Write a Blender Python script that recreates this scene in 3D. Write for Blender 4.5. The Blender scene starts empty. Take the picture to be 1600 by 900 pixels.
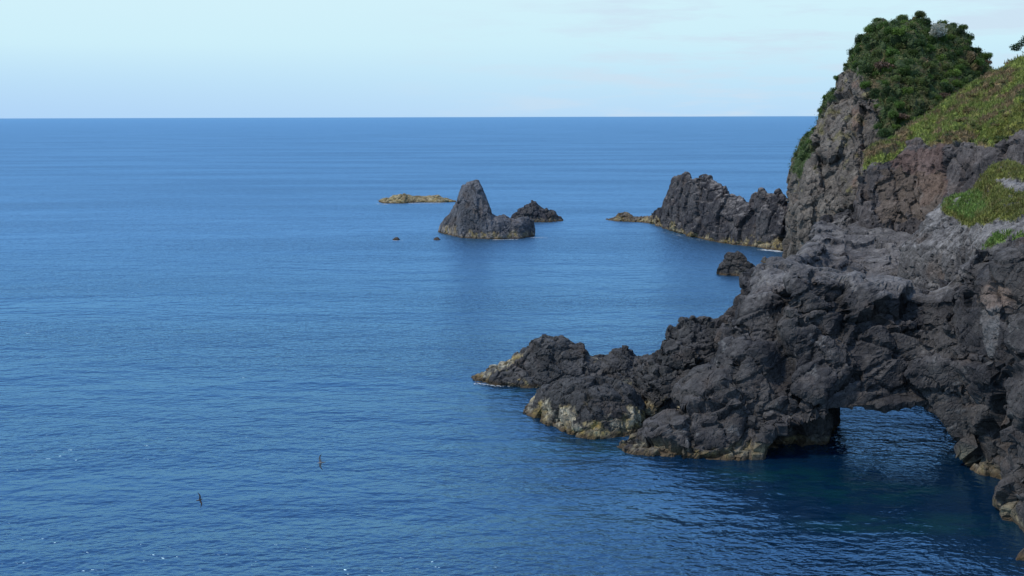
import bpy, bmesh, math, random, time
import numpy as np
from mathutils import Matrix, Vector
T0 = time.time()
random.seed(7)
rng = np.random.default_rng(7)
C = bpy.context.scene.collection
sc = bpy.context.scene
R = math.radians

# ------------------------------------------------------------------ camera
F = 1885.0                       # focal length in pixels of a 1600 px wide frame
CAM = np.array([0.0, 0.0, 25.0])
PITCH = math.atan(267.7 / F)
ROLL = R(-0.16)
cam_d = bpy.data.cameras.new('camera'); cam = bpy.data.objects.new('camera', cam_d); C.objects.link(cam)
cam_d.sensor_width = 36; cam_d.lens = F / 1600 * 36; cam_d.clip_start = 0.5; cam_d.clip_end = 200000
cam.matrix_world = Matrix.Translation(CAM) @ Matrix.Rotation(math.pi / 2 - PITCH, 4, 'X') @ Matrix.Rotation(ROLL, 4, 'Z')
sc.camera = cam
M3 = np.array(cam.matrix_world.to_3x3())

# ------------------------------------------------------------------ sky, sun, exposure
SUN_EL, SUN_AZ = R(54), R(-100)       # azimuth from +Y towards +X: high on the left
w = bpy.data.worlds.new('World'); sc.world = w; w.use_nodes = True
nt = w.node_tree; N = nt.nodes; L = nt.links; N.clear()
wo = N.new('ShaderNodeOutputWorld'); bg = N.new('ShaderNodeBackground'); bg.inputs[1].default_value = 0.1
L.new(bg.outputs[0], wo.inputs[0])
sky = N.new('ShaderNodeTexSky'); sky.sky_type = 'NISHITA'; sky.sun_disc = False
sky.sun_elevation = SUN_EL; sky.sun_rotation = SUN_AZ; sky.air_density = 1.3; sky.dust_density = 0.6; sky.ozone_density = 3.0
tc = N.new('ShaderNodeTexCoord'); sep = N.new('ShaderNodeSeparateXYZ'); L.new(tc.outputs['Generated'], sep.inputs[0])
mr = N.new('ShaderNodeMapRange'); mr.inputs[1].default_value = 0; mr.inputs[2].default_value = 1
L.new(sep.outputs[2], mr.inputs[0])
ramp = N.new('ShaderNodeValToRGB'); L.new(mr.outputs[0], ramp.inputs[0])
els = [(0.0, (0.49, 0.73, 0.98)), (0.028, (0.54, 0.80, 0.985)), (0.06, (0.62, 0.88, 0.99)), (0.095, (0.66, 0.90, 0.99)),
       (0.15, (0.52, 0.78, 0.99)), (0.35, (0.48, 0.80, 1.35)), (0.65, (0.27, 0.50, 1.02)), (1.0, (0.14, 0.28, 0.60))]
cr = ramp.color_ramp
cr.elements[0].position = els[0][0]; cr.elements[0].color = (*els[0][1], 1)
cr.elements[1].position = els[-1][0]; cr.elements[1].color = (*els[-1][1], 1)
for p, c in els[1:-1]:
    e = cr.elements.new(p); e.color = (*c, 1)
# bluer sky low on the left
mrx = N.new('ShaderNodeMapRange'); mrx.inputs[1].default_value = -0.45; mrx.inputs[2].default_value = 0.0
mrx.inputs[3].default_value = 1.0; mrx.inputs[4].default_value = 0.0; L.new(sep.outputs[0], mrx.inputs[0])
mrz = N.new('ShaderNodeMapRange'); mrz.inputs[1].default_value = 0.0; mrz.inputs[2].default_value = 0.055
mrz.inputs[3].default_value = 0.8; mrz.inputs[4].default_value = 0.0; L.new(sep.outputs[2], mrz.inputs[0])
mm = N.new('ShaderNodeMath'); mm.operation = 'MULTIPLY'; L.new(mrx.outputs[0], mm.inputs[0]); L.new(mrz.outputs[0], mm.inputs[1])
mxl = N.new('ShaderNodeMix'); mxl.data_type = 'RGBA'; L.new(mm.outputs[0], mxl.inputs[0]); L.new(ramp.outputs[0], mxl.inputs[6])
mxl.inputs[7].default_value = (0.42, 0.66, 0.97, 1)
# faint thin cloud streaks
mp = N.new('ShaderNodeMapping'); mp.inputs['Scale'].default_value = (6, 6, 46); mp.inputs['Location'].default_value = (0.9, 0.35, 0.15)
L.new(tc.outputs['Generated'], mp.inputs[0])
cn = N.new('ShaderNodeTexNoise'); cn.inputs['Scale'].default_value = 1.6; cn.inputs['Detail'].default_value = 7; cn.inputs['Roughness'].default_value = 0.6
L.new(mp.outputs[0], cn.inputs['Vector'])
cm = N.new('ShaderNodeMapRange'); cm.inputs[1].default_value = 0.47; cm.inputs[2].default_value = 0.66; cm.inputs[3].default_value = 0; cm.inputs[4].default_value = 0.8
L.new(cn.outputs['Fac'], cm.inputs[0])
cmz = N.new('ShaderNodeMapRange'); cmz.inputs[1].default_value = -0.12; cmz.inputs[2].default_value = 0.12; L.new(sep.outputs[0], cmz.inputs[0])
cmm = N.new('ShaderNodeMath'); cmm.operation = 'MULTIPLY'; L.new(cm.outputs[0], cmm.inputs[0]); L.new(cmz.outputs[0], cmm.inputs[1])
mxc = N.new('ShaderNodeMix'); mxc.data_type = 'RGBA'; L.new(cmm.outputs[0], mxc.inputs[0]); L.new(mxl.outputs[2], mxc.inputs[6])
mxc.inputs[7].default_value = (0.62, 0.76, 0.91, 1)
sc10 = N.new('ShaderNodeVectorMath'); sc10.operation = 'SCALE'; sc10.inputs['Scale'].default_value = 10.0
L.new(mxc.outputs[2], sc10.inputs[0])
mxs = N.new('ShaderNodeMix'); mxs.data_type = 'RGBA'; mxs.inputs[0].default_value = 0.94
L.new(sky.outputs[0], mxs.inputs[6]); L.new(sc10.outputs[0], mxs.inputs[7]); L.new(mxs.outputs[2], bg.inputs[0])

sun_d = bpy.data.lights.new('sun', 'SUN'); sun = bpy.data.objects.new('sun', sun_d); C.objects.link(sun)
sun_d.energy = 3.0; sun_d.angle = R(6); sun_d.color = (1.0, 0.92, 0.80)
sd = Vector((math.sin(SUN_AZ) * math.cos(SUN_EL), math.cos(SUN_AZ) * math.cos(SUN_EL), math.sin(SUN_EL)))
sun.rotation_euler = sd.to_track_quat('Z', 'Y').to_euler(); sun.location = (-60, -40, 120)
sc.view_settings.view_transform = 'Standard'; sc.view_settings.look = 'None'
sc.view_settings.exposure = 0; sc.view_settings.gamma = 1
sc.cycles.use_denoising = True
sc.cycles.max_bounces = 6; sc.cycles.sample_clamp_direct = 1.6

# ------------------------------------------------------------------ placing helpers
def ray(px, py):
    d = M3 @ np.array([(px - 800) / F, (450 - py) / F, -1.0]); return d
def P(px, py, Y):                      # the point seen there, Y metres ahead
    d = ray(px, py); return CAM + d * (Y / d[1])
def G(px, py, z=0.0):                  # where the sight line meets height z
    d = ray(px, py); return CAM + d * ((z - CAM[2]) / d[2])
def proj(co):
    q = (co - CAM) @ M3
    return 800 + F * q[:, 0] / -q[:, 2], 450 - F * q[:, 1] / -q[:, 2]

# ------------------------------------------------------------------ noise
_perm = np.random.default_rng(3).permutation(256).astype(np.int32)
_g = np.random.default_rng(4).normal(size=(256, 3)).astype(np.float32); _g /= np.linalg.norm(_g, axis=1)[:, None]
_fp = np.random.default_rng(5).random((256, 4)).astype(np.float32)
def _h(i): return _perm[(_perm[(_perm[i[:, 0] & 255] + i[:, 1]) & 255] + i[:, 2]) & 255]
def perlin(p):
    p = p.astype(np.float32); i = np.floor(p).astype(np.int32); f = p - i
    u = f * f * f * (f * (f * 6 - 15) + 10); out = np.zeros(len(p), np.float32)
    for dx in (0, 1):
        for dy in (0, 1):
            for dz in (0, 1):
                o = np.array([dx, dy, dz]); g = _g[_h(i + o)]
                wgt = (u[:, 0] if dx else 1 - u[:, 0]) * (u[:, 1] if dy else 1 - u[:, 1]) * (u[:, 2] if dz else 1 - u[:, 2])
                out += wgt * np.einsum('ij,ij->i', g, f - o)
    return out * 1.6
def fbm(p, o=4, gain=0.5, ridged=False):
    s = 0; a = 1; t = 0
    for k in range(o):
        n = perlin(p * 2 ** k + 13.7 * k)
        if ridged: n = 1 - 2 * np.abs(n)
        s = s + a * n; t += a; a *= gain
    return s / t
def voro(p, full=False):               # F1, F2, cell random, facet slope
    p = p.astype(np.float32); i = np.floor(p).astype(np.int32); f = p - i
    f1 = np.full(len(p), 9, np.float32); f2 = f1.copy(); cid = np.zeros(len(p), np.float32); fac = np.zeros(len(p), np.float32)
    for dx in (-1, 0, 1):
        for dy in (-1, 0, 1):
            for dz in (-1, 0, 1):
                o = np.array([dx, dy, dz]); q = _fp[_h(i + o)]
                dv = o + 0.1 + 0.8 * q[:, :3] - f; d = 0.45 * np.linalg.norm(dv, axis=1) + 0.55 * np.abs(dv).max(axis=1)
                m = d < f1
                if full: fac = np.where(m, np.einsum('ij,ij->i', dv, q[:, [3, 0, 1]] - 0.5), fac)
                f2 = np.where(m, f1, np.minimum(f2, d)); cid = np.where(m, q[:, 3], cid); f1 = np.where(m, d, f1)
    return (f1, f2, cid, fac) if full else (f1, f2, cid)
def sstep(a, b, x): t = np.clip((x - a) / (b - a), 0, 1); return t * t * (3 - 2 * t)
def inpoly(x, y, poly):
    r = np.zeros(len(x), bool); n = len(poly)
    for k in range(n):
        x1, y1 = poly[k]; x2, y2 = poly[(k + 1) % n]
        if y1 == y2: continue
        c = ((y1 > y) != (y2 > y)) & (x < (x2 - x1) * (y - y1) / (y2 - y1) + x1); r ^= c
    return r

# ------------------------------------------------------------------ mesh helpers
def catmull(pts, n, closed=False):     # pts (k, ..., 3) -> n samples along axis 0
    k = len(pts); out = []
    for j in range(n):
        t = j / n * k if closed else j / (n - 1) * (k - 1)
        i = min(int(t), k - 1 if closed else k - 2); u = t - i
        if closed: a, b, c, d = (pts[(i + q) % k] for q in (-1, 0, 1, 2))
        else: a, b, c, d = (pts[min(max(i + q, 0), k - 1)] for q in (-1, 0, 1, 2))
        tens = 0.42
        m1 = (c - a) * tens; m2 = (d - b) * tens
        out.append((2*u**3 - 3*u**2 + 1)*b + (u**3 - 2*u**2 + u)*m1 + (-2*u**3 + 3*u**2)*c + (u**3 - u**2)*m2)
    return np.array(out)
def loft(sections, nu=6, nv=6):        # closed sections -> closed shell (verts, faces)
    S = np.array(sections, dtype=float)
    S = catmull(S, (len(S) - 1) * nu + 1)
    V = np.array([catmull(s, S.shape[1] * nv, closed=True) for s in S])
    a, b = V.shape[:2]; verts = V.reshape(-1, 3); faces = []
    for i in range(a - 1):
        for j in range(b):
            k = (j + 1) % b; faces.append((i*b + j, i*b + k, (i+1)*b + k, (i+1)*b + j))
    n = len(verts); verts = np.vstack([verts, V[0].mean(0), V[-1].mean(0)])
    for j in range(b):
        k = (j + 1) % b; faces.append((n, k, j)); faces.append((n + 1, (a-1)*b + j, (a-1)*b + k))
    return verts, faces
def remesh(shells, voxel):
    vs, fs, o = [], [], 0
    for v, f in shells:
        vs.append(v); fs += [tuple(i + o for i in q) for q in f]; o += len(v)
    me = bpy.data.meshes.new('tmp'); me.from_pydata(np.vstack(vs).tolist(), [], fs)
    bm = bmesh.new(); bm.from_mesh(me); bmesh.ops.recalc_face_normals(bm, faces=bm.faces); bm.to_mesh(me); bm.free()
    ob = bpy.data.objects.new('tmp', me); C.objects.link(ob)
    md = ob.modifiers.new('r', 'REMESH'); md.mode = 'VOXEL'; md.voxel_size = voxel; md.use_smooth_shade = True
    dg = bpy.context.evaluated_depsgraph_get(); m2 = bpy.data.meshes.new_from_object(ob.evaluated_get(dg))
    bpy.data.objects.remove(ob); bpy.data.meshes.remove(me); return m2
def get_co(me):
    a = np.empty(len(me.vertices) * 3, np.float32); me.vertices.foreach_get('co', a); return a.reshape(-1, 3)
def set_co(me, co): me.vertices.foreach_set('co', co.astype(np.float32).ravel()); me.update()
def normals(me):
    a = np.empty(len(me.vertices) * 3, np.float32); me.vertex_normals.foreach_get('vector', a); return a.reshape(-1, 3)
def set_col(me, col):
    at = me.color_attributes.new('Col', 'FLOAT_COLOR', 'POINT')
    at.data.foreach_set('color', np.hstack([np.clip(col, 0, 1), np.ones((len(col), 1))]).astype(np.float32).ravel())
def link(name, me, mat, parent=None):
    ob = bpy.data.objects.new(name, me); C.objects.link(ob)
    if mat: me.materials.clear(); me.materials.append(mat)
    if parent: ob.parent = parent
    return ob
def tag(o, label=None, cat=None, group=None, kind=None):
    for k, v in (('label', label), ('category', cat), ('group', group), ('kind', kind)):
        if v: o[k] = v
    return o
def recentre(ob):                      # origin at the base centre
    co = get_co(ob.data); c = np.array([co[:, 0].mean(), co[:, 1].mean(), max(co[:, 2].min(), 0.0)])
    set_co(ob.data, co - c); ob.location = c

# ------------------------------------------------------------------ materials
def mat_rock(name, bump=0.25, scale=1.0, rough=0.9, spec=0.25):
    m = bpy.data.materials.new(name); m.use_nodes = True; nt = m.node_tree; N = nt.nodes; L = nt.links
    b = N['Principled BSDF']; b.inputs['Roughness'].default_value = rough; b.inputs['Specular IOR Level'].default_value = spec
    at = N.new('ShaderNodeAttribute'); at.attribute_name = 'Col'
    tc = N.new('ShaderNodeTexCoord')
    n1 = N.new('ShaderNodeTexNoise'); n1.inputs['Scale'].default_value = 2.6 * scale; n1.inputs['Detail'].default_value = 9; n1.inputs['Roughness'].default_value = 0.72
    L.new(tc.outputs['Object'], n1.inputs['Vector'])
    r = N.new('ShaderNodeMapRange'); r.inputs[1].default_value = 0.28; r.inputs[2].default_value = 0.72; r.inputs[3].default_value = 0.45; r.inputs[4].default_value = 1.6
    L.new(n1.outputs['Fac'], r.inputs[0])
    mx = N.new('ShaderNodeVectorMath'); mx.operation = 'SCALE'; L.new(at.outputs['Color'], mx.inputs[0]); L.new(r.outputs[0], mx.inputs['Scale'])
    L.new(mx.outputs[0], b.inputs['Base Color'])
    v = N.new('ShaderNodeTexVoronoi'); v.feature = 'DISTANCE_TO_EDGE'; v.inputs['Scale'].default_value = 1.7 * scale
    n2 = N.new('ShaderNodeTexNoise'); n2.inputs['Scale'].default_value = 1.2 * scale; n2.inputs['Detail'].default_value = 3
    L.new(tc.outputs['Object'], n2.inputs['Vector'])
    ad = N.new('ShaderNodeVectorMath'); ad.operation = 'MULTIPLY_ADD'; ad.inputs[1].default_value = (0.9, 0.9, 0.9)
    L.new(n2.outputs['Color'], ad.inputs[0]); L.new(tc.outputs['Object'], ad.inputs[2]); L.new(ad.outputs[0], v.inputs['Vector'])
    vr = N.new('ShaderNodeMapRange'); vr.inputs[1].default_value = 0; vr.inputs[2].default_value = 0.1; L.new(v.outputs['Distance'], vr.inputs[0])
    sm = N.new('ShaderNodeMath'); sm.operation = 'MULTIPLY_ADD'; sm.inputs[1].default_value = 0.35; L.new(vr.outputs[0], sm.inputs[0])
    L.new(n1.outputs['Fac'], sm.inputs[2])
    bp = N.new('ShaderNodeBump'); bp.inputs['Strength'].default_value = 1.0; bp.inputs['Distance'].default_value = bump * 0.7
    L.new(sm.outputs[0], bp.inputs['Height']); L.new(bp.outputs[0], b.inputs['Normal'])
    return m
def mat_leaf(name, trans=0.25, var=0.35, rough=0.6):
    m = bpy.data.materials.new(name); m.use_nodes = True; nt = m.node_tree; N = nt.nodes; L = nt.links
    b = N['Principled BSDF']; b.inputs['Roughness'].default_value = rough; b.inputs['Specular IOR Level'].default_value = 0.3
    at = N.new('ShaderNodeAttribute'); at.attribute_name = 'Col'
    oi = N.new('ShaderNodeObjectInfo'); r = N.new('ShaderNodeMapRange'); r.inputs[3].default_value = 1 - var; r.inputs[4].default_value = 1 + var
    L.new(oi.outputs['Random'], r.inputs[0])
    mx = N.new('ShaderNodeVectorMath'); mx.operation = 'SCALE'; L.new(at.outputs['Color'], mx.inputs[0]); L.new(r.outputs[0], mx.inputs['Scale'])
    L.new(mx.outputs[0], b.inputs['Base Color'])
    tr = N.new('ShaderNodeBsdfTranslucent'); L.new(mx.outputs[0], tr.inputs[0])
    ms = N.new('ShaderNodeMixShader'); ms.inputs[0].default_value = trans
    o = [n for n in N if n.type == 'OUTPUT_MATERIAL'][0]
    L.new(b.outputs[0], ms.inputs[1]); L.new(tr.outputs[0], ms.inputs[2]); L.new(ms.outputs[0], o.inputs[0])
    return m
ROCK = mat_rock('basalt')
ROCKFAR = mat_rock('far_basalt', bump=0.4, scale=0.6)
SOIL = mat_rock('grassy_ground', bump=0.2, scale=0.8, rough=0.95, spec=0.1)
LEAF = mat_leaf('shrub_leaf'); GRASS = mat_leaf('grass_blade', 0.3, 0.0)

# ------------------------------------------------------------------ rock surface
def carve(me, seed=0.0, big=(6.0, 0.8), blocks=((2.6, 0.45, 0.3), (0.9, 0.14, 0.10)), fine=0.12, aniso=(1, 1, 1), rot=0.0, amp=None, strata=None):
    an = np.array(aniso, np.float32); ca, sa = math.cos(rot), math.sin(rot)
    Rm = np.array([[ca, 0, sa], [0, 1, 0], [-sa, 0, ca]], np.float32)
    co = get_co(me) ; s = np.array([seed * 7.3, seed * 3.1, seed * 5.7], np.float32)
    n = normals(me); L, A = big
    d = fbm((co + s) / L, 4, 0.45) * A + (fbm((co + s) / (L * 0.45), 3, 0.4, ridged=True) - 0.3) * A * 0.35
    if amp is not None: d = d * (0.5 + 0.5 * amp(co, n))
    set_co(me, co + n * d[:, None])
    if strata:                          # warped beds: ledges and long cracks
        for (dr, per, am, ck) in strata:
            co = get_co(me); n = normals(me); dr = np.array(dr, np.float32); dr /= np.linalg.norm(dr)
            u = (co + s) @ dr / per + fbm((co + s) / (per * 4), 3) * 1.6 + fbm((co + s) / (per * 0.9) + 50, 2) * 0.25
            t = u - np.floor(u); lay = _fp[(np.floor(u).astype(np.int32) * 37) & 255, 0] - 0.5
            m = sstep(-0.35, 0.15, fbm((co + s) / (per * 3) + 90, 2))
            d = ((t - 0.5) * am + lay * am * 1.2 - (1 - sstep(0, 0.12, np.minimum(t, 1 - t))) * ck) * m
            if amp is not None: d = d * amp(co, n)
            set_co(me, co + n * d[:, None])
    for (S, a, c) in blocks:
        co = get_co(me); n = normals(me); q = (co + s) @ Rm * an
        wv = np.stack([fbm(q / (S * 1.8) + k * 31.0, 2) for k in range(3)], 1) * S * 0.35 + np.stack([perlin(q / (S * 0.3) + k * 11.0) for k in range(3)], 1) * S * 0.035
        f1, f2, cid, fac = voro((q + wv) / S, True)
        e = f2 - f1
        d = (cid - 0.5) * 1.5 * a + fac * a * 2.2 - (1 - sstep(0, 0.075, e)) * c
        if amp is not None: d = d * amp(co, n)
        set_co(me, co + n * d[:, None])
    co = get_co(me); n = normals(me)
    d = fbm((co + s) / 1.4, 4, 0.55) * fine + (fbm((co + s) * an / 0.8, 2, 0.5, ridged=True) - .3) * fine * 0.35
    set_co(me, co + n * d[:, None])
    for p in me.polygons[:1]: pass
    me.polygons.foreach_set('use_smooth', np.zeros(len(me.polygons), bool))
DARK = np.array([0.033, 0.033, 0.033]); MID = np.array([0.072, 0.070, 0.067]); PALE = np.array([0.20, 0.19, 0.185])
def lerp(a, b, t): return a + (b - a) * t[:, None]
def rockcol(me, seed=0.0, dark=DARK, mid=MID, pale=PALE, pale_up=0.5, band=1.2, band_amt=1.0, veins=0.4, wcol=(0.36, 0.31, 0.19)):
    co = get_co(me); n = normals(me); s = seed * 5.1
    a = sstep(-0.25, 0.35, fbm(co / 4.0 + s, 5, 0.62)); col = lerp(np.tile(dark, (len(co), 1)), np.tile(mid, (len(co), 1)), a)
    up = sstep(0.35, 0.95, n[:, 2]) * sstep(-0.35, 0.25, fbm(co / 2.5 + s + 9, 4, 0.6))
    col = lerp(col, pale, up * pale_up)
    col = lerp(col, np.array([0.10, 0.075, 0.06]), 0.5 * sstep(0.1, 0.5, fbm(co / 3 + s + 40, 4)))
    if veins:
        wv = np.stack([fbm(co / 2.2 + k * 17 + s, 3) for k in range(3)], 1) * 0.8
        f1, f2, _ = voro((co + wv) / 2.3); m = sstep(0.05, 0.30, fbm(co / 5 + s + 70, 3))
        col = lerp(col, np.array([0.22, 0.215, 0.205]), (1 - sstep(0.0, 0.03, f2 - f1)) * m * veins)
    z = co[:, 2]; jag = fbm(co * np.array([1.3, 1.3, 0.5]) + s, 4, 0.65)
    hb = band * (0.7 + 2.6 * fbm(co / 4.5 + s + 3, 3)) + 1.3 * jag * band; hb = np.clip(hb, 0.12, band * 1.8 + 0.15)
    up_e = 1 - sstep(hb * 0.75, hb * 1.1 + 0.05, z)
    sp = sstep(-0.1, 0.2, fbm(co / 0.7 + s + 21, 3, 0.7))
    wc = lerp(np.tile(np.array(wcol), (len(co), 1)), np.array([0.26, 0.19, 0.06]), sstep(-0.2, 0.3, fbm(co / 1.6 + s + 11, 3)))
    col = lerp(col, wc, up_e * band_amt * (0.35 + 0.65 * sp))
    low = 1 - sstep(0.15, 0.45, z + 0.2 * jag)
    col = lerp(col, np.array([0.075, 0.05, 0.028]), low * 0.85)
    wet = (1 - sstep(hb * 1.0, hb * 1.0 + 0.8, z)) * (1 - up_e); col = col * (1 - 0.35 * wet * min(1.0, band_amt + 0.3))[:, None]
    return co, n, col

def fs_rock(name, stations, voxel, thick=None, seed=1.0, frac=0.45, face=0.55, carve_kw={}, col_kw={}, mat=ROCK, under=-2.0):
    """free-standing rock: station = (px, py_top, py_foot, thickness)"""
    secs = []
    for (px, pt, pf, th) in stations:
        f = G(px, pf); Yf = f[1]; dirb = f - np.array([CAM[0], CAM[1], 0.0]); dirb[2] = 0; dirb /= np.linalg.norm(dirb)
        Yr = Yf + frac * th; top = P(px, pt, Yr); top[2] = max(top[2], 0.02); h = top[2]
        fr = f + dirb * 0.0; bk = f + dirb * th
        a = fr.copy(); a[2] = under; a -= dirb * 0.4
        b = fr.copy(); b[2] = 0.0
        c = fr + (top - fr) * face; c[2] = h * (0.62 + 0.1 * face)
        d = top.copy()
        e = top + (bk - top) * 0.5; e[2] = h * 0.62
        g = bk.copy(); g[2] = 0; i = bk + dirb * 0.4; i[2] = under
        secs.append([a, b, c, d, e, g, i])
    me = remesh([loft(secs)], voxel)
    carve(me, seed, **carve_kw)
    co, n, col = rockcol(me, seed, **col_kw); set_col(me, col)
    ob = link(name, me, mat); recentre(ob); return ob
print('helpers', time.time() - T0)

# ================================================================== THE SETTING
# ------------------------------------------------------------------ water
wm = bpy.data.materials.new('sea_water'); wm.use_nodes = True; nt = wm.node_tree; N = nt.nodes; L = nt.links; N.clear()
out = N.new('ShaderNodeOutputMaterial'); tc = N.new('ShaderNodeTexCoord')
def noise(scale, sx, sy, detail=4, rough=0.55, rotz=0.0, dist=0.0):
    mp = N.new('ShaderNodeMapping'); mp.inputs['Scale'].default_value = (sx, sy, 1); mp.inputs['Rotation'].default_value = (0, 0, rotz)
    L.new(tc.outputs['Object'], mp.inputs[0]); n = N.new('ShaderNodeTexNoise'); n.inputs['Scale'].default_value = scale
    n.inputs['Detail'].default_value = detail; n.inputs['Roughness'].default_value = rough; n.inputs['Distortion'].default_value = dist
    L.new(mp.outputs[0], n.inputs['Vector']); return n.outputs['Fac']
def math_(op, a, b):
    m = N.new('ShaderNodeMath'); m.operation = op
    for i, x in enumerate((a, b)):
        if isinstance(x, (int, float)): m.inputs[i].default_value = x
        else: L.new(x, m.inputs[i])
    return m.outputs[0]
def rng_(x, a, b, c, d):
    m = N.new('ShaderNodeMapRange'); m.inputs[1].default_value = a; m.inputs[2].default_value = b; m.inputs[3].default_value = c; m.inputs[4].default_value = d
    m.interpolation_type = 'SMOOTHSTEP'; L.new(x, m.inputs[0]); return m.outputs[0]
mid = noise(0.42, 0.8, 1.15, 3, 0.5, R(6), 0.3)
swell = noise(0.09, 0.6, 1.3, 3, 0.5, R(12)); chop = noise(1.5, 0.8, 1.15, 2, 0.5, R(-8), 0.4); rip = noise(3.6, 0.75, 1.0, 2, 0.5, R(10), 0.3)
patch = rng_(noise(0.018, 0.35, 1.6, 4, 0.6, R(4)), 0.36, 0.66, 0.45, 1.35)
slick = rng_(noise(0.012, 0.22, 2.2, 3, 0.5, R(-5)), 0.60, 0.70, 1.0, 0.45)
h = math_('ADD', math_('ADD', math_('MULTIPLY', swell, 1.1), math_('MULTIPLY', mid, 0.54)), math_('MULTIPLY', math_('MULTIPLY', chop, patch), 0.30))
h = math_('ADD', h, math_('MULTIPLY', math_('MULTIPLY', rip, 0.075), math_('MULTIPLY', patch, slick)))
geo = N.new('ShaderNodeNewGeometry'); sp = N.new('ShaderNodeSeparateXYZ'); L.new(geo.outputs['Position'], sp.inputs[0])
def blob(c, rx, ry):
    dx = math_('DIVIDE', math_('SUBTRACT', sp.outputs[0], float(c[0])), rx); dy = math_('DIVIDE', math_('SUBTRACT', sp.outputs[1], float(c[1])), ry)
    return rng_(math_('ADD', math_('MULTIPLY', dx, dx), math_('MULTIPLY', dy, dy)), 0.0, 1.0, 1.0, 0.0)
lee = blob((29, 77), 26, 21)           # sheltered water in the cove under the arch
bump = N.new('ShaderNodeBump'); bump.inputs['Distance'].default_value = 1.0; L.new(math_('SUBTRACT', 1.0, math_('MULTIPLY', lee, 0.75)), bump.inputs['Strength']); L.new(h, bump.inputs['Height'])
dif = N.new('ShaderNodeBsdfDiffuse'); gl = N.new('ShaderNodeBsdfGlossy'); pass
gl.inputs['Color'].default_value = (0.45, 0.76, 1.0, 1)
L.new(bump.outputs[0], gl.inputs['Normal']); L.new(bump.outputs[0], dif.inputs['Normal'])
fr = N.new('ShaderNodeFresnel'); fr.inputs['IOR'].default_value = 2.8; L.new(bump.outputs[0], fr.inputs['Normal'])
deep = N.new('ShaderNodeMix'); deep.data_type = 'RGBA'; deep.inputs[6].default_value = (0.0012, 0.013, 0.038, 1); deep.inputs[7].default_value = (0.002, 0.018, 0.048, 1)
L.new(rng_(noise(0.03, 0.4, 1.4, 4, 0.6), 0.4, 0.62, 0, 1), deep.inputs[0])
# teal shoals in front of the arch
L.new(math_('SUBTRACT', rng_(sp.outputs[1], 80.0, 300.0, 0.22, 0.36), math_('MULTIPLY', lee, 0.10)), gl.inputs['Roughness'])
sh = None
for c, rx, ry in ((G(1215, 745), 7, 4), (G(1420, 820), 9, 3), (G(1350, 770), 8, 3.5), (G(905, 700), 7, 4), (G(800, 615), 6, 3), (G(600, 322), 14, 9)):
    b_ = blob(c, rx, ry); sh = b_ if sh is None else math_('MAXIMUM', sh, b_)
shn = math_('MULTIPLY', sh, rng_(noise(0.45, 0.7, 1.2, 3, 0.6), 0.40, 0.60, 0.15, 1.0))
col2 = N.new('ShaderNodeMix'); col2.data_type = 'RGBA'; L.new(shn, col2.inputs[0]); L.new(deep.outputs[2], col2.inputs[6]); col2.inputs[7].default_value = (0.003, 0.030, 0.042, 1)
L.new(col2.outputs[2], dif.inputs['Color'])
ms = N.new('ShaderNodeMixShader'); L.new(math_('MINIMUM', fr.outputs[0], 0.58), ms.inputs[0]); L.new(dif.outputs[0], ms.inputs[1]); L.new(gl.outputs[0], ms.inputs[2]); L.new(ms.outputs[0], out.inputs[0])
rings = np.concatenate([[0, 30], np.geomspace(45, 90000, 60)]); na = 96
vs = [(0, 0, 0)] + [(r * math.sin(a), r * math.cos(a), 0) for r in rings[1:] for a in np.linspace(0, 2 * math.pi, na, endpoint=False)]
fs = [(0, 1 + (j + 1) % na, 1 + j) for j in range(na)]
for i in range(len(rings) - 2):
    for j in range(na):
        k = (j + 1) % na; fs.append((1 + i*na + j, 1 + i*na + k, 1 + (i+1)*na + k, 1 + (i+1)*na + j))
me = bpy.data.meshes.new('sea'); me.from_pydata(vs, [], fs)
bm = bmesh.new(); bm.from_mesh(me); bmesh.ops.recalc_face_normals(bm, faces=bm.faces)
if sum(f.normal.z for f in bm.faces) < 0: bmesh.ops.reverse_faces(bm, faces=bm.faces)
bm.to_mesh(me); bm.free()
tag(link('sea', me, wm), kind='structure')

# ------------------------------------------------------------------ peak headland
def pt(t): return P(*t)
def sea_under(p, z=-3): q = np.array(p); q[2] = z; return q
hill_st = [  # px, crest, Ycrest, foot py, Yfoot
    (1239, 318, 204, 345, 196), (1241, 288, 205, 346, 194), (1247, 256, 206, 348, 192), (1254, 234, 207, 350, 190),
    (1262, 214, 208, 351, 189), (1276, 190, 209, 352, 188), (1290, 162, 211, 352, 187), (1308, 130, 212, 352, 186),
    (1324, 108, 213, 352, 184), (1342, 72, 214, 352, 182), (1372, 48, 215, 353, 180), (1392, 44, 216, 354, 178),
    (1412, 31, 217, 355, 178), (1436, 30, 218, 355, 178), (1455, 40, 218, 355, 178), (1480, 46, 218, 355, 178),
    (1505, 58, 218, 355, 178), (1528, 72, 218, 355, 178), (1546, 92, 218, 355, 178), (1556, 116, 218, 355, 178), (1570, 150, 217, 355, 178), (1600, 230, 215, 355, 178)]
secs = []
for i, (px, pc, Yc, pf, Yf) in enumerate(hill_st):
    f = P(px, pf, Yf); c = P(px, pc, Yc)
    steep = 1 - min(1, max(0, (px - 1290) / 130))          # cliff on the left, slope on the right
    m1 = P(px, pf + (pc - pf) * 0.33, Yf + (Yc - Yf) * (0.18 + 0.05 * (1 - steep)))
    m2 = P(px, pf + (pc - pf) * 0.72, Yf + (Yc - Yf) * (0.48 + 0.1 * (1 - steep)))
    b1 = P(px, pc + (pf - pc) * 0.3, Yc + 14); b2 = P(px, pf, Yc + 24)
    secs.append([sea_under(f), f, m1, m2, c, b1, b2, sea_under(b2)])
me = remesh([loft(secs, 4, 6)], 0.28)
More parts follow.
